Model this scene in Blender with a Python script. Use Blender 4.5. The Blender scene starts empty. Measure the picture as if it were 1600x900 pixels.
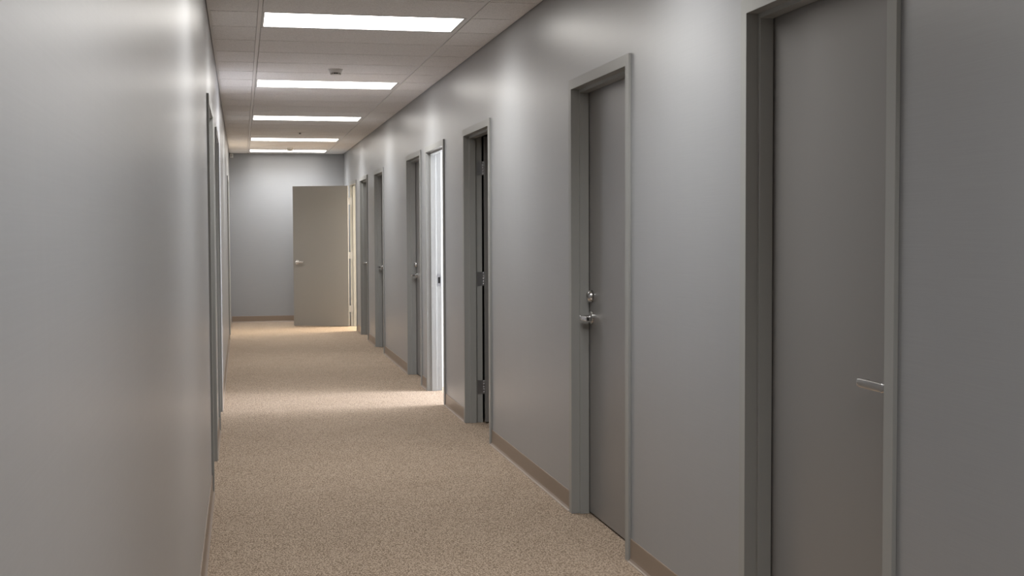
import bpy, bmesh, math, random
from mathutils import Vector, Matrix
C = bpy.context.scene
COL = C.collection

# ------------------------------------------------------------------ camera
CAM_F, YAW, PITCH, ROLL, CAM_H = 1994.35, 0.208778, 0.044119, -0.004006, 1.438168
cy, sy = math.cos(YAW), math.sin(YAW)
F = Vector((sy * math.cos(PITCH), cy * math.cos(PITCH), -math.sin(PITCH)))
R0 = Vector((cy, -sy, 0)); U0 = R0.cross(F)
R = R0 * math.cos(ROLL) + U0 * math.sin(ROLL)
U = -R0 * math.sin(ROLL) + U0 * math.cos(ROLL)
cam = bpy.data.cameras.new('camera'); co = bpy.data.objects.new('camera', cam); COL.objects.link(co)
cam.sensor_width = 36.0; cam.lens = CAM_F / 1600 * 36.0
cam.clip_start = 0.05; cam.clip_end = 200
M = Matrix.Identity(4)
for i in range(3):
    M[i][0], M[i][1], M[i][2] = R[i], U[i], -F[i]
M[2][3] = CAM_H
co.matrix_world = M
C.camera = co

# ------------------------------------------------------------------ world, light, exposure
w = bpy.data.worlds.new('world'); C.world = w; w.use_nodes = True
w.node_tree.nodes['Background'].inputs[0].default_value = (0.5, 0.55, 0.6, 1)
w.node_tree.nodes['Background'].inputs[1].default_value = 0.0
C.view_settings.view_transform = 'Standard'; C.view_settings.look = 'None'
C.view_settings.exposure = 0.88; C.view_settings.gamma = 1.0
C.view_settings.use_curve_mapping = False
PANEL = 4.5; TROFFER_W = 11.0; TROFFER_SPREAD = 135.0            # emission of the ceiling diffusers
PANEL_COL = (1.0, 0.965, 0.91, 1); LAMP_COL = (0.96, 0.98, 1.0)

def area(name, loc, rot, sx, sz, power, col):
    l = bpy.data.lights.new(name, 'AREA'); l.shape = 'RECTANGLE'; l.size = sx; l.size_y = sz
    l.energy = power; l.color = col
    o = bpy.data.objects.new(name, l); COL.objects.link(o); o.location = loc; o.rotation_euler = rot
    return o
# daylight outside the windows of the two side rooms that stand open
area('daylight_cool', (4.62, 11.00, 1.45), (0, math.radians(90), 0), 1.5, 1.1, 270, (0.86, 0.90, 1.0))
area('daylight_warm', (4.62, 19.95, 1.45), (0, math.radians(90), 0), 1.5, 2.1, 340, (1.0, 0.88, 0.70))

# ------------------------------------------------------------------ measures
H = 2.7073; XL = -0.1753; XR = 1.6434; YB = -6.4; YE = 20.87
TH = 0.112                      # wall thickness
FH, FI, FC = 2.20, 2.15, 0.05   # frame outer height, opening height, face width

# ------------------------------------------------------------------ materials
def mat(name, col, rough=0.5, spec=0.5, metal=0.0, aniso=0.0):
    m = bpy.data.materials.new(name); m.use_nodes = True
    b = m.node_tree.nodes['Principled BSDF']
    b.inputs['Base Color'].default_value = (*col, 1)
    b.inputs['Roughness'].default_value = rough
    b.inputs['Metallic'].default_value = metal
    b.inputs['Specular IOR Level'].default_value = spec
    if aniso:
        b.inputs['Anisotropic'].default_value = aniso
        t = m.node_tree.nodes.new('ShaderNodeCombineXYZ'); t.inputs[2].default_value = 1.0
        m.node_tree.links.new(t.outputs[0], b.inputs['Tangent'])
    return m
def N(m, kind, **kw):
    n = m.node_tree.nodes.new(kind)
    for k, v in kw.items():
        if k in n.inputs: n.inputs[k].default_value = v
        else: setattr(n, k, v)
    return n
def L(m, a, b): m.node_tree.links.new(a, b)
def coords(m, scale=(1, 1, 1), rot=(0, 0, 0)):
    g = N(m, 'ShaderNodeNewGeometry'); mp = N(m, 'ShaderNodeMapping')
    mp.inputs['Scale'].default_value = scale; mp.inputs['Rotation'].default_value = rot
    L(m, g.outputs['Position'], mp.inputs['Vector']); return mp.outputs[0]
def noise_bump(m, scale3, nscale, strength, dist):
    b = m.node_tree.nodes['Principled BSDF']
    n = N(m, 'ShaderNodeTexNoise', Scale=nscale, Detail=3.0)
    L(m, coords(m, scale3), n.inputs['Vector'])
    bp = N(m, 'ShaderNodeBump', Strength=strength, Distance=dist)
    L(m, n.outputs[0], bp.inputs['Height']); L(m, bp.outputs[0], b.inputs['Normal'])
def noise_color(m, scale3, nscale, c1, c2, lo=0.3, hi=0.7):
    b = m.node_tree.nodes['Principled BSDF']
    n = N(m, 'ShaderNodeTexNoise', Scale=nscale, Detail=4.0)
    L(m, coords(m, scale3), n.inputs['Vector'])
    r = N(m, 'ShaderNodeValToRGB'); e = r.color_ramp.elements
    e[0].position = lo; e[0].color = (*c1, 1); e[1].position = hi; e[1].color = (*c2, 1)
    L(m, n.outputs[0], r.inputs[0]); L(m, r.outputs[0], b.inputs['Base Color'])

M_wall = mat('wall_paint', (0.20, 0.205, 0.21), 0.34, 0.95, aniso=0.6)
noise_color(M_wall, (0.6, 0.6, 60), 6.0, (0.278, 0.282, 0.290), (0.294, 0.298, 0.306))
def streak_bump(m, strength, dist):
    b = m.node_tree.nodes['Principled BSDF']
    n = N(m, 'ShaderNodeTexNoise', Scale=9.0, Detail=4.0); L(m, coords(m, (1, 1, .05)), n.inputs['Vector'])
    bp = N(m, 'ShaderNodeBump', Strength=strength, Distance=dist)
    L(m, n.outputs[0], bp.inputs['Height']); L(m, bp.outputs[0], b.inputs['Normal'])
streak_bump(M_wall, 0.5, 0.0012)
M_frame = mat('frame_enamel', (0.31, 0.31, 0.296), 0.36, 0.5)
M_door = mat('door_enamel', (0.195, 0.187, 0.180), 0.33, 1.0, aniso=0.5)
M_tile = mat('ceiling_tile', (0.56, 0.52, 0.49), 0.95, 0.1)
M_grid = mat('ceiling_grid', (0.85, 0.825, 0.81), 0.5, 0.4)
M_carpet = mat('carpet_loop', (0.5, 0.42, 0.33), 0.95, 0.05)
M_base = mat('cove_base_vinyl', (0.25, 0.19, 0.145), 0.34, 0.5)
M_steel = mat('brushed_chrome', (0.62, 0.61, 0.60), 0.22, 0.5, 1.0)
M_steel_dull = mat('dull_steel', (0.36, 0.36, 0.37), 0.42, 0.5, 1.0)
M_dark = mat('dark_slot', (0.012, 0.011, 0.010), 0.7, 0.2)
M_white = mat('white_plastic', (0.80, 0.78, 0.75), 0.5, 0.4)
M_trim = mat('fixture_trim', (0.60, 0.59, 0.58), 0.4, 0.4)
M_room = mat('room_white_paint', (0.72, 0.72, 0.71), 0.6, 0.3)
M_back = mat('unlit_room_shade', (0.10, 0.10, 0.10), 0.7, 0.3)  # shade of the unlit room put into its wall colour; deck reuses it
# ceiling tile fissures
def tile_nodes(m):
    b = m.node_tree.nodes['Principled BSDF']
    n = N(m, 'ShaderNodeTexNoise', Scale=140.0, Detail=3.0); L(m, coords(m), n.inputs['Vector'])
    r = N(m, 'ShaderNodeValToRGB'); e = r.color_ramp.elements
    e[0].position = .36; e[0].color = (.80, .775, .76, 1); e[1].position = .56; e[1].color = (.93, .905, .89, 1)
    L(m, n.outputs[0], r.inputs[0]); L(m, r.outputs[0], b.inputs['Base Color'])
    bp = N(m, 'ShaderNodeBump', Strength=0.35, Distance=0.002)
    L(m, n.outputs[0], bp.inputs['Height']); L(m, bp.outputs[0], b.inputs['Normal'])
tile_nodes(M_tile)
# looped carpet
def carpet_nodes(m):
    b = m.node_tree.nodes['Principled BSDF']
    v = N(m, 'ShaderNodeTexVoronoi', Scale=135.0, Randomness=0.5)
    L(m, coords(m, (1.0, 0.9, 0.0), (0, 0, math.radians(38))), v.inputs['Vector'])
    r = N(m, 'ShaderNodeValToRGB'); e = r.color_ramp.elements
    e[0].position = .12; e[0].color = (.66, .525, .405, 1); e[1].position = .66; e[1].color = (.17, .125, .088, 1)
    L(m, v.outputs['Distance'], r.inputs[0])
    n2 = N(m, 'ShaderNodeTexNoise', Scale=3.0, Detail=5.0); L(m, coords(m), n2.inputs['Vector'])
    r2 = N(m, 'ShaderNodeValToRGB'); e = r2.color_ramp.elements
    e[0].position = .3; e[0].color = (.93, .92, .91, 1); e[1].position = .7; e[1].color = (1, 1, 1, 1)
    L(m, n2.outputs[0], r2.inputs[0])
    mx = N(m, 'ShaderNodeMixRGB', blend_type='MULTIPLY'); mx.inputs[0].default_value = 1.0
    L(m, r.outputs[0], mx.inputs[1]); L(m, r2.outputs[0], mx.inputs[2]); L(m, mx.outputs[0], b.inputs['Base Color'])
    inv = N(m, 'ShaderNodeMath', operation='SUBTRACT'); inv.inputs[0].default_value = 1.0
    L(m, v.outputs['Distance'], inv.inputs[1])
    bp = N(m, 'ShaderNodeBump', Strength=0.6, Distance=0.004)
    L(m, inv.outputs[0], bp.inputs['Height']); L(m, bp.outputs[0], b.inputs['Normal'])
carpet_nodes(M_carpet)
M_glow = bpy.data.materials.new('lit_diffuser'); M_glow.use_nodes = True
nt = M_glow.node_tree; nt.nodes.remove(nt.nodes['Principled BSDF'])
em = nt.nodes.new('ShaderNodeEmission'); em.inputs[0].default_value = PANEL_COL; em.inputs[1].default_value = PANEL
nt.links.new(em.outputs[0], nt.nodes['Material Output'].inputs[0])
M_glass = bpy.data.materials.new('window_glass'); M_glass.use_nodes = True
nt = M_glass.node_tree; nt.nodes.remove(nt.nodes['Principled BSDF'])
tr = nt.nodes.new('ShaderNodeBsdfTransparent'); gl = nt.nodes.new('ShaderNodeBsdfGlossy'); gl.inputs['Roughness'].default_value = .03
mxs = nt.nodes.new('ShaderNodeMixShader'); mxs.inputs[0].default_value = .06
nt.links.new(tr.outputs[0], mxs.inputs[1]); nt.links.new(gl.outputs[0], mxs.inputs[2]); nt.links.new(mxs.outputs[0], nt.nodes['Material Output'].inputs[0])

# ------------------------------------------------------------------ helpers
def obj(name, bm, m, parent=None, bevel=0.0, smooth=False, seg=2):
    bmesh.ops.recalc_face_normals(bm, faces=bm.faces)
    me = bpy.data.meshes.new(name)
    if parent is not None:                      # meshes are written in world metres, kept relative to the thing's base
        root = parent
        while root.parent: root = root.parent
        bmesh.ops.translate(bm, verts=bm.verts, vec=-Vector(root.location))
    bm.to_mesh(me); bm.free()
    o = bpy.data.objects.new(name, me); COL.objects.link(o)
    for x in (m if isinstance(m, (list, tuple)) else [m]): me.materials.append(x)
    if parent is not None: o.parent = parent
    if smooth:
        for p in me.polygons: p.use_smooth = True
    if bevel:
        b = o.modifiers.new('bevel', 'BEVEL'); b.width = bevel; b.segments = seg; b.limit_method = 'ANGLE'; b.angle_limit = math.radians(35)
        for p in me.polygons: p.use_smooth = True
        wn = o.modifiers.new('wn', 'WEIGHTED_NORMAL'); wn.keep_sharp = False; wn.weight = 80
    return o
def box(bm, a, b, X=None, mi=0):
    lo = [min(a[i], b[i]) for i in range(3)]; hi = [max(a[i], b[i]) for i in range(3)]
    vs = [Vector((x, y, z)) for x in (lo[0], hi[0]) for y in (lo[1], hi[1]) for z in (lo[2], hi[2])]
    if X: vs = [X(v) for v in vs]
    v = [bm.verts.new(p) for p in vs]
    for f in ((0, 1, 3, 2), (4, 6, 7, 5), (0, 4, 5, 1), (2, 3, 7, 6), (0, 2, 6, 4), (1, 5, 7, 3)):
        bm.faces.new([v[i] for i in f]).material_index = mi
def lathe(bm, prof, origin, axis, X=None, n=32, mi=0):
    """prof = [(radius, distance along axis)], closed at both ends"""
    axis = Vector(axis).normalized(); a = axis.orthogonal().normalized(); b = axis.cross(a)
    rings = []
    for r, d in prof:
        ring = []
        for k in range(n):
            t = 2 * math.pi * k / n
            p = Vector(origin) + axis * d + (a * math.cos(t) + b * math.sin(t)) * max(r, 1e-5)
            ring.append(bm.verts.new(X(p) if X else p))
        rings.append(ring)
    for q in range(len(rings) - 1):
        for k in range(n):
            f = bm.faces.new([rings[q][k], rings[q][(k + 1) % n], rings[q + 1][(k + 1) % n], rings[q + 1][k]])
            f.material_index = mi; f.smooth = True
    bm.faces.new(rings[0]).material_index = mi; bm.faces.new(rings[-1][::-1]).material_index = mi
def sweep(bm, sections, X=None, mi=0):
    """list of closed sections with the same count of points"""
    rs = [[bm.verts.new(X(Vector(p)) if X else Vector(p)) for p in s] for s in sections]
    n = len(rs[0])
    for q in range(len(rs) - 1):
        for k in range(n):
            bm.faces.new([rs[q][k], rs[q][(k + 1) % n], rs[q + 1][(k + 1) % n], rs[q + 1][k]]).material_index = mi
    bm.faces.new(rs[0]).material_index = mi; bm.faces.new(rs[-1][::-1]).material_index = mi
def tag(o, label, cat, group=None, kind=None):
    o['label'] = label; o['category'] = cat
    if group: o['group'] = group
    if kind: o['kind'] = kind
    return o
def empty(name, loc):
    o = bpy.data.objects.new(name, None); COL.objects.link(o); o.location = loc; o.empty_display_size = .1
    return o

# ------------------------------------------------------------------ door positions (outer edges of the frames along the corridor)
RD = [  # y near, y far, state
    dict(y=(2.985, 4.020), st='closed', hinge='far', lever=True, bolt=False,
         lab='nearest grey door at the right edge, closed, its lever half hidden by the frame'),
    dict(y=(5.275, 6.300), st='closed', hinge='near', lever=True, bolt=True,
         lab='closed grey door with chrome lever and deadbolt, second from the camera on the right wall'),
    dict(y=(8.420, 9.475), st='in', hinge='far', lever=True, bolt=False,
         lab='grey door swung open into a dark room, three hinges showing on its frame'),
    dict(y=(10.41, 11.465), st='in', hinge='near', lever=True, bolt=False,
         lab='open doorway flooded with white daylight, strike plate on its bright jamb'),
    dict(y=(11.80, 12.84), st='closed', hinge='near', lever=True, bolt=True,
         lab='closed grey door with lever and deadbolt just beyond the daylit doorway'),
    dict(y=(14.99, 16.02), st='closed', hinge='near', lever=True, bolt=False,
         lab='closed dark grey door in the far right wall, nearer one of the close pair'),
    dict(y=(16.93, 18.00), st='closed', hinge='near', lever=True, bolt=False,
         lab='closed narrow-looking grey door right before the door that stands across the corridor end'),
    dict(y=(18.61, 19.66), st='out', hinge='far', lever=True, bolt=False,
         lab='taupe grey door standing open across the corridor end, lit warm, chrome lever'),
]
LD = [
    dict(y=(7.19, 8.25), lab='nearest doorway on the left wall, seen edge-on with a dark frame'),
    dict(y=(9.45, 10.52), lab='second doorway on the left wall, edge-on, opposite the daylit doorway'),
    dict(y=(17.45, 18.48), lab='farthest doorway on the left wall, a thin sliver near the end wall'),
]

# ------------------------------------------------------------------ large structure
def wall_with_openings(name, x0, x1, ya, yb, doors, label):
    bm = bmesh.new(); y = ya
    for a, b in doors:
        a2, b2 = a + 0.038, b - 0.038
        box(bm, (x0, y, 0), (x1, a2, H + .08)); box(bm, (x0, a2, FH - 0.038), (x1, b2, H + .08)); y = b2
    box(bm, (x0, y, 0), (x1, yb, H + .08))
    o = obj(name, bm, M_wall); tag(o, label, 'wall', kind='structure'); return o
wall_with_openings('wall_right', XR, XR + TH, YB, YE, [d['y'] for d in RD], 'long grey satin wall on the right with eight doorways')
wall_with_openings('wall_left', XL - TH, XL, YB, YE, [d['y'] for d in LD], 'long grey satin wall on the left, seen at a glancing angle')
bm = bmesh.new(); box(bm, (XL - TH, YE, 0), (XR + TH, YE + .12, H + .08))
tag(obj('wall_end', bm, M_wall), 'grey wall closing the far end of the corridor', 'wall', kind='structure')
bm = bmesh.new(); box(bm, (XL - TH, YB - .12, 0), (XR + TH, YB, H + .08))
tag(obj('wall_back', bm, M_wall), 'grey wall behind the camera', 'wall', kind='structure')
bm = bmesh.new()
box(bm, (XL - 1.0, YB - .12, -.10), (4.9, YE + 1.2, 0))
tag(obj('floor', bm, M_carpet), 'beige looped carpet running the length of the corridor', 'carpet', kind='structure')

# ceiling: tegular tiles in a grid (tees 24 mm, tiles hang 5 mm below them)
TA, TB, P = 0.1227, 1.3419, 0.55298
ys = [7.5247 + P * k for k in range(-26, 23)]
ys = [y for y in ys if y > YB + .1] + [19.95, 20.50]
ys = [YB] + ys + [YE]
LIGHTS = [7.5247 - 12 * P, 7.5247 - 6 * P, 7.5247, 7.5247 + 6 * P, 7.5247 + 12 * P, 7.5247 + 18 * P, 19.95]
bm = bmesh.new()
cols = [(XL, TA), (TA, TB), (TB, XR)]
for ci, (xa, xb) in enumerate(cols):
    for i in range(len(ys) - 1):
        a, b = ys[i], ys[i + 1]
        if ci == 1 and any(abs(a - q) < .01 for q in LIGHTS): continue
        if b - a < .05: continue
        ga = .0135 if i > 0 else .002; gb = .0135 if i < len(ys) - 2 else .002
        x0 = xa + (.0145 if ci else .020); x1 = xb - (.0145 if ci < 2 else .020)
        box(bm, (x0, a + .008, H - .004), (x1, b - .008, H + .02))
ceil = obj('ceiling', bm, M_tile)
tag(ceil, 'white-beige speckled acoustic tiles of the suspended ceiling', 'ceiling', kind='structure')
bm = bmesh.new()
for x in (TA, TB): box(bm, (x - .012, YB, H), (x + .012, YE, H + .03))
box(bm, (XL + .004, YB, H), (XL + .019, YE, H + .03)); box(bm, (XR - .019, YB, H), (XR - .004, YE, H + .03))
for i, y in enumerate(ys[1:-1]):
    box(bm, (XL + .019, y - .012, H + .009), (TA - .012, y + .012, H + .03))
    box(bm, (TB + .012, y - .012, H + .009), (XR - .019, y + .012, H + .03))
    box(bm, (TA + .012, y - .012, H + .009), (TB - .012, y + .012, H + .03))
box(bm, (XL + .019, YE - .019, H + .001), (XR - .019, YE, H + .03))
tag(obj('trim_1', bm, M_grid), 'pale metal ceiling grid bars between the acoustic tiles', 'ceiling grid', kind='structure')
bm = bmesh.new(); box(bm, (XL - TH, YB - .12, H + .08), (XR + TH, YE + .12, H + .16))
tag(obj('ceiling_slab', bm, M_back), 'structural deck above the suspended tiles', 'ceiling', kind='structure')

# cove base
def base_profile(side):
    pts = [(0, 0), (.017, 0), (.0165, .0025), (.0105, .0070), (.0055, .016), (.0045, .028), (.0045, .0985), (.0030, .1015), (0, .1015)]
    return pts
def base_run(name, segs, place, label):
    bm = bmesh.new()
    for a, b in segs:
        sweep(bm, [[place(u, a, z) for u, z in base_profile(0)], [place(u, b, z) for u, z in base_profile(0)]])
    tag(obj(name, bm, M_base), label, 'baseboard', kind='structure')
def gaps(doors, ya, yb):
    out = []; y = ya
    for a, b in doors: out.append((y, a)); y = b
    out.append((y, yb)); return out
base_run('baseboard_right', gaps([d['y'] for d in RD], YB, YE), lambda u, y, z: (XR - u, y, z), 'brown vinyl cove base along the right wall between the doors')
base_run('baseboard_left', gaps([d['y'] for d in LD], YB, YE), lambda u, y, z: (XL + u, y, z), 'brown vinyl cove base along the left wall')
base_run('baseboard_end', [(XL + .017, XR - .017)], lambda u, x, z: (x, YE - u, z), 'brown vinyl cove base across the end wall')

# side rooms seen through the open doorways
def room(nm, x1, y0, y1, h, m, window=None, label=''):
    x0 = XR + TH
    bm = bmesh.new()
    if window:
        wy0, wy1, wz0, wz1 = window
        box(bm, (x1, y0 - .1, 0), (x1 + .12, wy0, h)); box(bm, (x1, wy1, 0), (x1 + .12, y1 + .1, h))
        box(bm, (x1, wy0, 0), (x1 + .12, wy1, wz0)); box(bm, (x1, wy0, wz1), (x1 + .12, wy1, h))
    else:
        box(bm, (x1, y0 - .1, 0), (x1 + .12, y1 + .1, h))
    box(bm, (x0, y0 - .1, 0), (x1, y0, h)); box(bm, (x0, y1, 0), (x1, y1 + .1, h))
    box(bm, (x0, y0 - .1, h), (x1 + .12, y1 + .1, h + .1))
    tag(obj(nm, bm, m), label, 'wall', kind='structure')
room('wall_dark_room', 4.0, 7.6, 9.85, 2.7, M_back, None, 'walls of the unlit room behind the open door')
room('wall_daylit_room', 4.4, 10.15, 11.66, 2.7, M_room, (10.45, 11.55, .7, 2.2), 'white walls of the daylit room behind the bright doorway')
room('wall_warm_room', 4.4, 18.30, 21.4, 2.7, M_room, (18.9, 21.0, .7, 2.2), 'pale walls of the warm-lit room at the corridor end')
for i, (a, b) in enumerate(((10.45, 11.55), (18.9, 21.0))):
    e = empty('window_%d' % (i + 1), (4.46, (a + b) / 2, .7))
    tag(e, ('aluminium-framed window in the white daylit room', 'aluminium-framed window in the warm-lit end room')[i], 'window', kind='structure')
    bm = bmesh.new()
    for q in ((a, a + .04, .7, 2.2), (b - .04, b, .7, 2.2), (a + .04, b - .04, .7, .74), (a + .04, b - .04, 2.16, 2.2)):
        box(bm, (4.43, q[0], q[2]), (4.49, q[1], q[3]))
    obj('window_frame', bm, M_trim, e, .003)
    bm = bmesh.new(); box(bm, (4.457, a + .04, .74), (4.463, b - .04, 2.16)); obj('pane', bm, M_glass, e)

# ------------------------------------------------------------------ doors
PROF = [(0, 0), (.042, 0), (.042, -.016), (.089, -.016), (.089, 0), (.138, 0), (.138, .05), (.125, .05), (.125, .012), (.013, .012), (.013, .05), (0, .05)]
def make_frame(root, y0, y1, side, strike=False):
    ya, yb = y0 + FC, y1 - FC          # inner faces, near and far
    xf = (lambda u: XR - .013 + u) if side > 0 else (lambda u: XL + .013 - u)
    bm = bmesh.new()
    sweep(bm, [[(xf(u), ya - v, 0.0) for u, v in PROF], [(xf(u), ya - v, FI + v) for u, v in PROF],
               [(xf(u), yb + v, FI + v) for u, v in PROF], [(xf(u), yb + v, 0.0) for u, v in PROF]])
    return obj('door_frame', bm, M_frame, root, .0016)
def lever(parent, X, s0, t0, sgn, z, ln=.115):
    """lever handle on a leaf; s along the leaf towards the hinge is -s, t outwards is sgn"""
    bm = bmesh.new()
    T = lambda d: t0 + sgn * d
    lathe(bm, [(.034, T(0) * 0), (.034, .006), (.030, .010), (.017, .012), (.0125, .018), (.0115, .050), (.013, .052), (.013, .064), (.009, .066)],
          (s0, t0, z), (0, sgn, 0), X)
    secs = []
    for d, hh, tt, off in ((.013, .012, .0065, 0), (-.02, .0130, .0065, 0), (-.06, .0135, .006, .001), (-ln + .012, .0130, .006, .0), (-ln, .0120, .0075, -.002)):
        c = T(.058 + off); ring = []
        for k in range(12):
            a = 2 * math.pi * k / 12
            ca, sa = math.cos(a), math.sin(a)
            ring.append((s0 + d, c + tt * math.copysign(abs(ca) ** .6, ca), z + hh * math.copysign(abs(sa) ** .6, sa)))
        secs.append(ring)
    sweep(bm, secs, X)
    # short return of the lever end towards the door
    box(bm, (s0 - ln, T(.030), z - .009), (s0 - ln + .014, T(.058), z + .009), X)
    o = obj('lever_handle', bm, M_steel, parent, .0015); o['label'] = 'chrome lever handle on a round rose'; return o
def deadbolt(parent, X, s0, t0, sgn, z):
    bm = bmesh.new()
    lathe(bm, [(.031, 0), (.031, .010), (.028, .019), (.020, .024), (.018, .026), (.0175, .0245)], (s0, t0, z), (0, sgn, 0), X)
    box(bm, (s0 - .0015, t0 + sgn * .0235, z - .006), (s0 + .0015, t0 + sgn * .0265, z + .006), X)
    o = obj('deadbolt', bm, M_steel, parent); o['label'] = 'round chrome deadbolt lock'; return o
def hinge_leaf(parent, Xleaf, Xjamb, z, tp, w_in):
    """butt hinge: plate on the leaf edge, plate on the jamb, barrel at the pivot tp"""
    bm = bmesh.new(); h = .052
    ta, tb = (.008, tp - .001) if tp > .02 else (.036, tp + .001)
    box(bm, (-.0005, ta, z - h), (.0015, tb, z + h), Xleaf)          # on the leaf edge
    box(bm, (-.0031, ta, z - h), (-.0016, tb, z + h), Xjamb)         # on the jamb
    for k in range(5):
        a = -h + k * (2 * h / 5)
        lathe(bm, [(.0062, 0.0005), (.0070, .001), (.0070, 2 * h / 5 - .001), (.0062, 2 * h / 5 - .0005)], (-.0015, tp, z + a), (0, 0, 1), Xjamb, 16)
    for q in (-.036, 0, .036):
        for d in (.012, .030):
            lathe(bm, [(.0035, 0), (.003, .0006)], (-.0016 - 0, ta + (tb - ta) * (.3 if d < .02 else .65), z + q + (.008 if d < .02 else -.008)), (1, 0, 0), Xjamb, 10)
    o = obj('hinge', bm, M_steel_dull, parent); o['label'] = 'three-screw steel butt hinge'; return o
def make_door(d, side, idx):
    y0, y1 = d['y']; ya, yb = y0 + FC, y1 - FC
    xf = XR - .013 if side > 0 else XL + .013
    root = empty('door_%d' % idx, (xf + side * .069, (y0 + y1) / 2, 0))
    tag(root, d['lab'], 'door', kind='structure')
    fr = make_frame(root, y0, y1, side)
    st = d.get('st', 'closed'); hf = d.get('hinge', 'near') == 'far'
    wd = (yb - ya) - .006
    if st == 'out': wd = min(wd, .868)
    u0 = .0915 if st != 'out' else -.001
    ys_, yd = (yb - .003, -1) if hf else (ya + .003, 1)
    tp = .056 if st != 'out' else -.014
    def Xj(v): return Vector((xf + side * (u0 + v[1]), ys_ + yd * v[0], v[2]))     # unrotated (jamb) frame
    piv = Xj(Vector((-.0015, tp, 0)))
    ang = 0
    if st == 'in': ang = math.radians(d.get('ang', 90)) * (1 if hf else -1) * side
    if st == 'out': ang = -math.radians(d.get('ang', 110)) * side
    RM = Matrix.Rotation(ang, 3, 'Z')
    def X(v):
        p = Xj(v); q = p - piv; q = RM @ q; return q + piv
    bm = bmesh.new(); box(bm, (0, 0, .010), (wd, .044, FI - .004), X)
    leaf = obj('door_leaf', bm, M_door, root, .0018)
    zh = d.get('zh', 1.005)
    if d.get('lever', True):
        lever(leaf, X, wd - .062, 0.0, -1, zh, d.get('ln', .115))
        if st != 'closed': lever(leaf, X, wd - .062, .044, 1, zh)
        # latch plate on the free edge
        bm = bmesh.new(); box(bm, (wd - .001, .009, zh - .028), (wd + .0008, .035, zh + .028), X); box(bm, (wd, .014, zh - .009), (wd + .008, .030, zh + .009), X)
        if st != 'closed': obj('latch', bm, M_steel_dull, leaf)
        else: bm.free()
    if d.get('bolt'): deadbolt(leaf, X, wd - .062, 0.0, -1, 1.112)
    if st != 'closed':
        for z in (1.914, 1.084, .268): hinge_leaf(leaf, X, Xj, z, tp, .044)
    if idx == 4:   # strike plate on the far jamb
        bm = bmesh.new(); y = yb
        xs0, xs1 = xf + .0975, xf + .1325
        box(bm, (xs0, y - .0016, .947), (xs1, y, .975)); box(bm, (xs0, y - .0016, 1.030), (xs1, y, 1.058))
        box(bm, (xs0, y - .0016, .975), (xs0 + .008, y, 1.030)); box(bm, (xs1 - .008, y - .0016, .975), (xs1 + .004, y, 1.030))
        box(bm, (xs0 + .008, y - .0006, .975), (xs1 - .008, y - .0001, 1.030), None, 1)
        for z in (.958, 1.047): lathe(bm, [(.004, 0), (.0035, .0008)], ((xs0 + xs1) / 2, y - .0016, z), (0, -1, 0), None, 12)
        o = obj('strike_plate', bm, [M_steel_dull, M_dark], fr); o['label'] = 'steel strike plate with a dark latch hole'
    return root
RD[0].update(hinge='far', ln=.140, zh=1.018)
RD[7].update(ang=110, zh=.985)
for i, d in enumerate(RD): make_door(d, 1, i + 1)
for i, d in enumerate(LD): make_door(d, -1, i + 9)

# ------------------------------------------------------------------ ceiling lights
LL = ['ceiling panel light behind the camera', 'ceiling panel light overhead, before the nearest door on the right', 'nearest bright rectangular ceiling panel light, largest in view', 'second ceiling panel light from the camera, just beyond the large smoke detector',
      'middle one of the five ceiling panel lights', 'fourth ceiling panel light, just beyond the small sprinkler head', 'farthest ceiling panel light, nearly touching the end wall']
for i, y in enumerate(LIGHTS):
    y2 = y + P if i < 6 else 20.50
    a, b = y + .0125, y2 - .0125; xa, xb = TA + .0125, TB - .0125
    e = empty('ceiling_light', ((xa + xb) / 2, (a + b) / 2, H)); tag(e, LL[i], 'ceiling light', 'flat panel lights in the corridor ceiling')
    bm = bmesh.new(); f = .016
    box(bm, (xa, a, H - .004), (xa + f, b, H + .05)); box(bm, (xb - f, a, H - .004), (xb, b, H + .05))
    box(bm, (xa + f, a, H - .004), (xb - f, a + f * .6, H + .05)); box(bm, (xa + f, b - f * .6, H - .004), (xb - f, b, H + .05))
    box(bm, (xa, a, H + .05), (xb, b, H + .06))
    obj('light_frame', bm, M_trim, e, .0015)
    bm = bmesh.new(); box(bm, (xa + f, a + f * .6, H + .002), (xb - f, b - f * .6, H + .006))
    obj('diffuser', bm, M_glow, e)
    la = area('troffer_lamp', (0, 0, -.001), (0, 0, 0), xb - xa - 2 * f, b - a - 1.2 * f, TROFFER_W, LAMP_COL)
    la.data.spread = math.radians(TROFFER_SPREAD); la.parent = e

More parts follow.
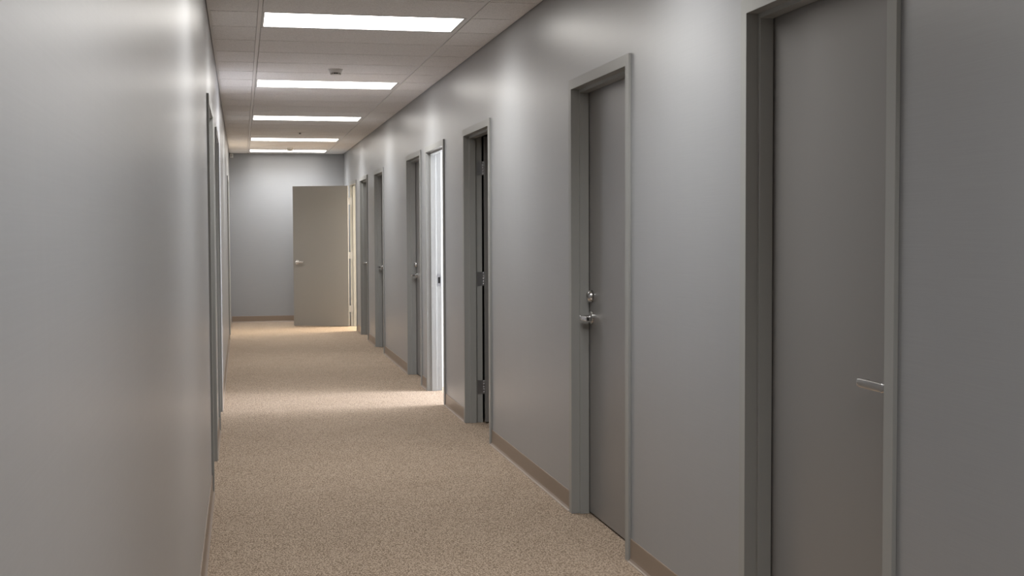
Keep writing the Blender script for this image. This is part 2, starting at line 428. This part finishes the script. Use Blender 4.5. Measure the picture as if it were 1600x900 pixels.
# ------------------------------------------------------------------ ceiling devices
for (x, y, lab) in ((.735, 10.05, 'round off-white smoke detector on the ceiling before the second panel light'), (.731, 19.46, 'round smoke detector on the ceiling just before the farthest panel light')):
    z = H - .002
    e = empty('smoke_detector', (x, y, z)); tag(e, lab, 'smoke detector', 'smoke detectors on the corridor ceiling')
    bm = bmesh.new(); lathe(bm, [(.056, 0), (.056, .006), (.054, .010), (.050, .016), (.044, .030)], (x, y, z), (0, 0, -1), None, 40)
    obj('detector_body', bm, M_white, e)
    bm = bmesh.new(); lathe(bm, [(.030, .030), (.030, .040)], (x, y, z), (0, 0, -1), None, 32)
    obj('vent_core', bm, M_dark, e)
    bm = bmesh.new()
    for k in range(12):
        a = 2 * math.pi * k / 12
        Xr = lambda v, a=a: Vector((x + math.cos(a) * v[0] - math.sin(a) * v[1], y + math.sin(a) * v[0] + math.cos(a) * v[1], v[2]))
        box(bm, (.029, -.0022, z - .040), (.041, .0022, z - .029), Xr)
    lathe(bm, [(.042, .040), (.040, .045), (.030, .048), (.006, .049)], (x, y, z), (0, 0, -1), None, 40)
    obj('detector_cap', bm, M_white, e)
x, y, z = .747, 16.45, H - .002
e = empty('sprinkler_head', (x, y, z)); tag(e, 'small round fire sprinkler head on the ceiling before the fourth panel light', 'sprinkler')
bm = bmesh.new(); lathe(bm, [(.040, 0), (.040, .002), (.034, .005), (.026, .007), (.024, .002)], (x, y, z), (0, 0, -1)); obj('escutcheon', bm, M_white, e)
bm = bmesh.new(); lathe(bm, [(.008, .002), (.008, .010), (.003, .013), (.003, .018)], (x, y, z), (0, 0, -1), None, 16)
box(bm, (x - .012, y - .002, z - .018), (x - .009, y + .002, z - .004)); box(bm, (x + .009, y - .002, z - .018), (x + .012, y + .002, z - .004))
lathe(bm, [(.017, .018), (.017, .0195), (.010, .0205)], (x, y, z), (0, 0, -1), None, 20); obj('sprinkler_nozzle', bm, M_dark, e)

x0 = XL + .03; y0 = YE - .045
e = empty('motion_sensor', (x0, YE, H - .02)); tag(e, 'tiny off-white sensor box high in the far left corner of the end wall', 'sensor')
bm = bmesh.new(); box(bm, (x0 - .015, y0, H - .075), (x0 + .038, YE, H - .014)); obj('sensor_body', bm, M_white, e, .006, seg=3)
bm = bmesh.new(); lathe(bm, [(.018, 0), (.016, .006), (.009, .010), (.002, .011)], (x0 + .0115, y0, H - .050), (0, -1, 0), None, 20); obj('sensor_lens', bm, M_trim, e)
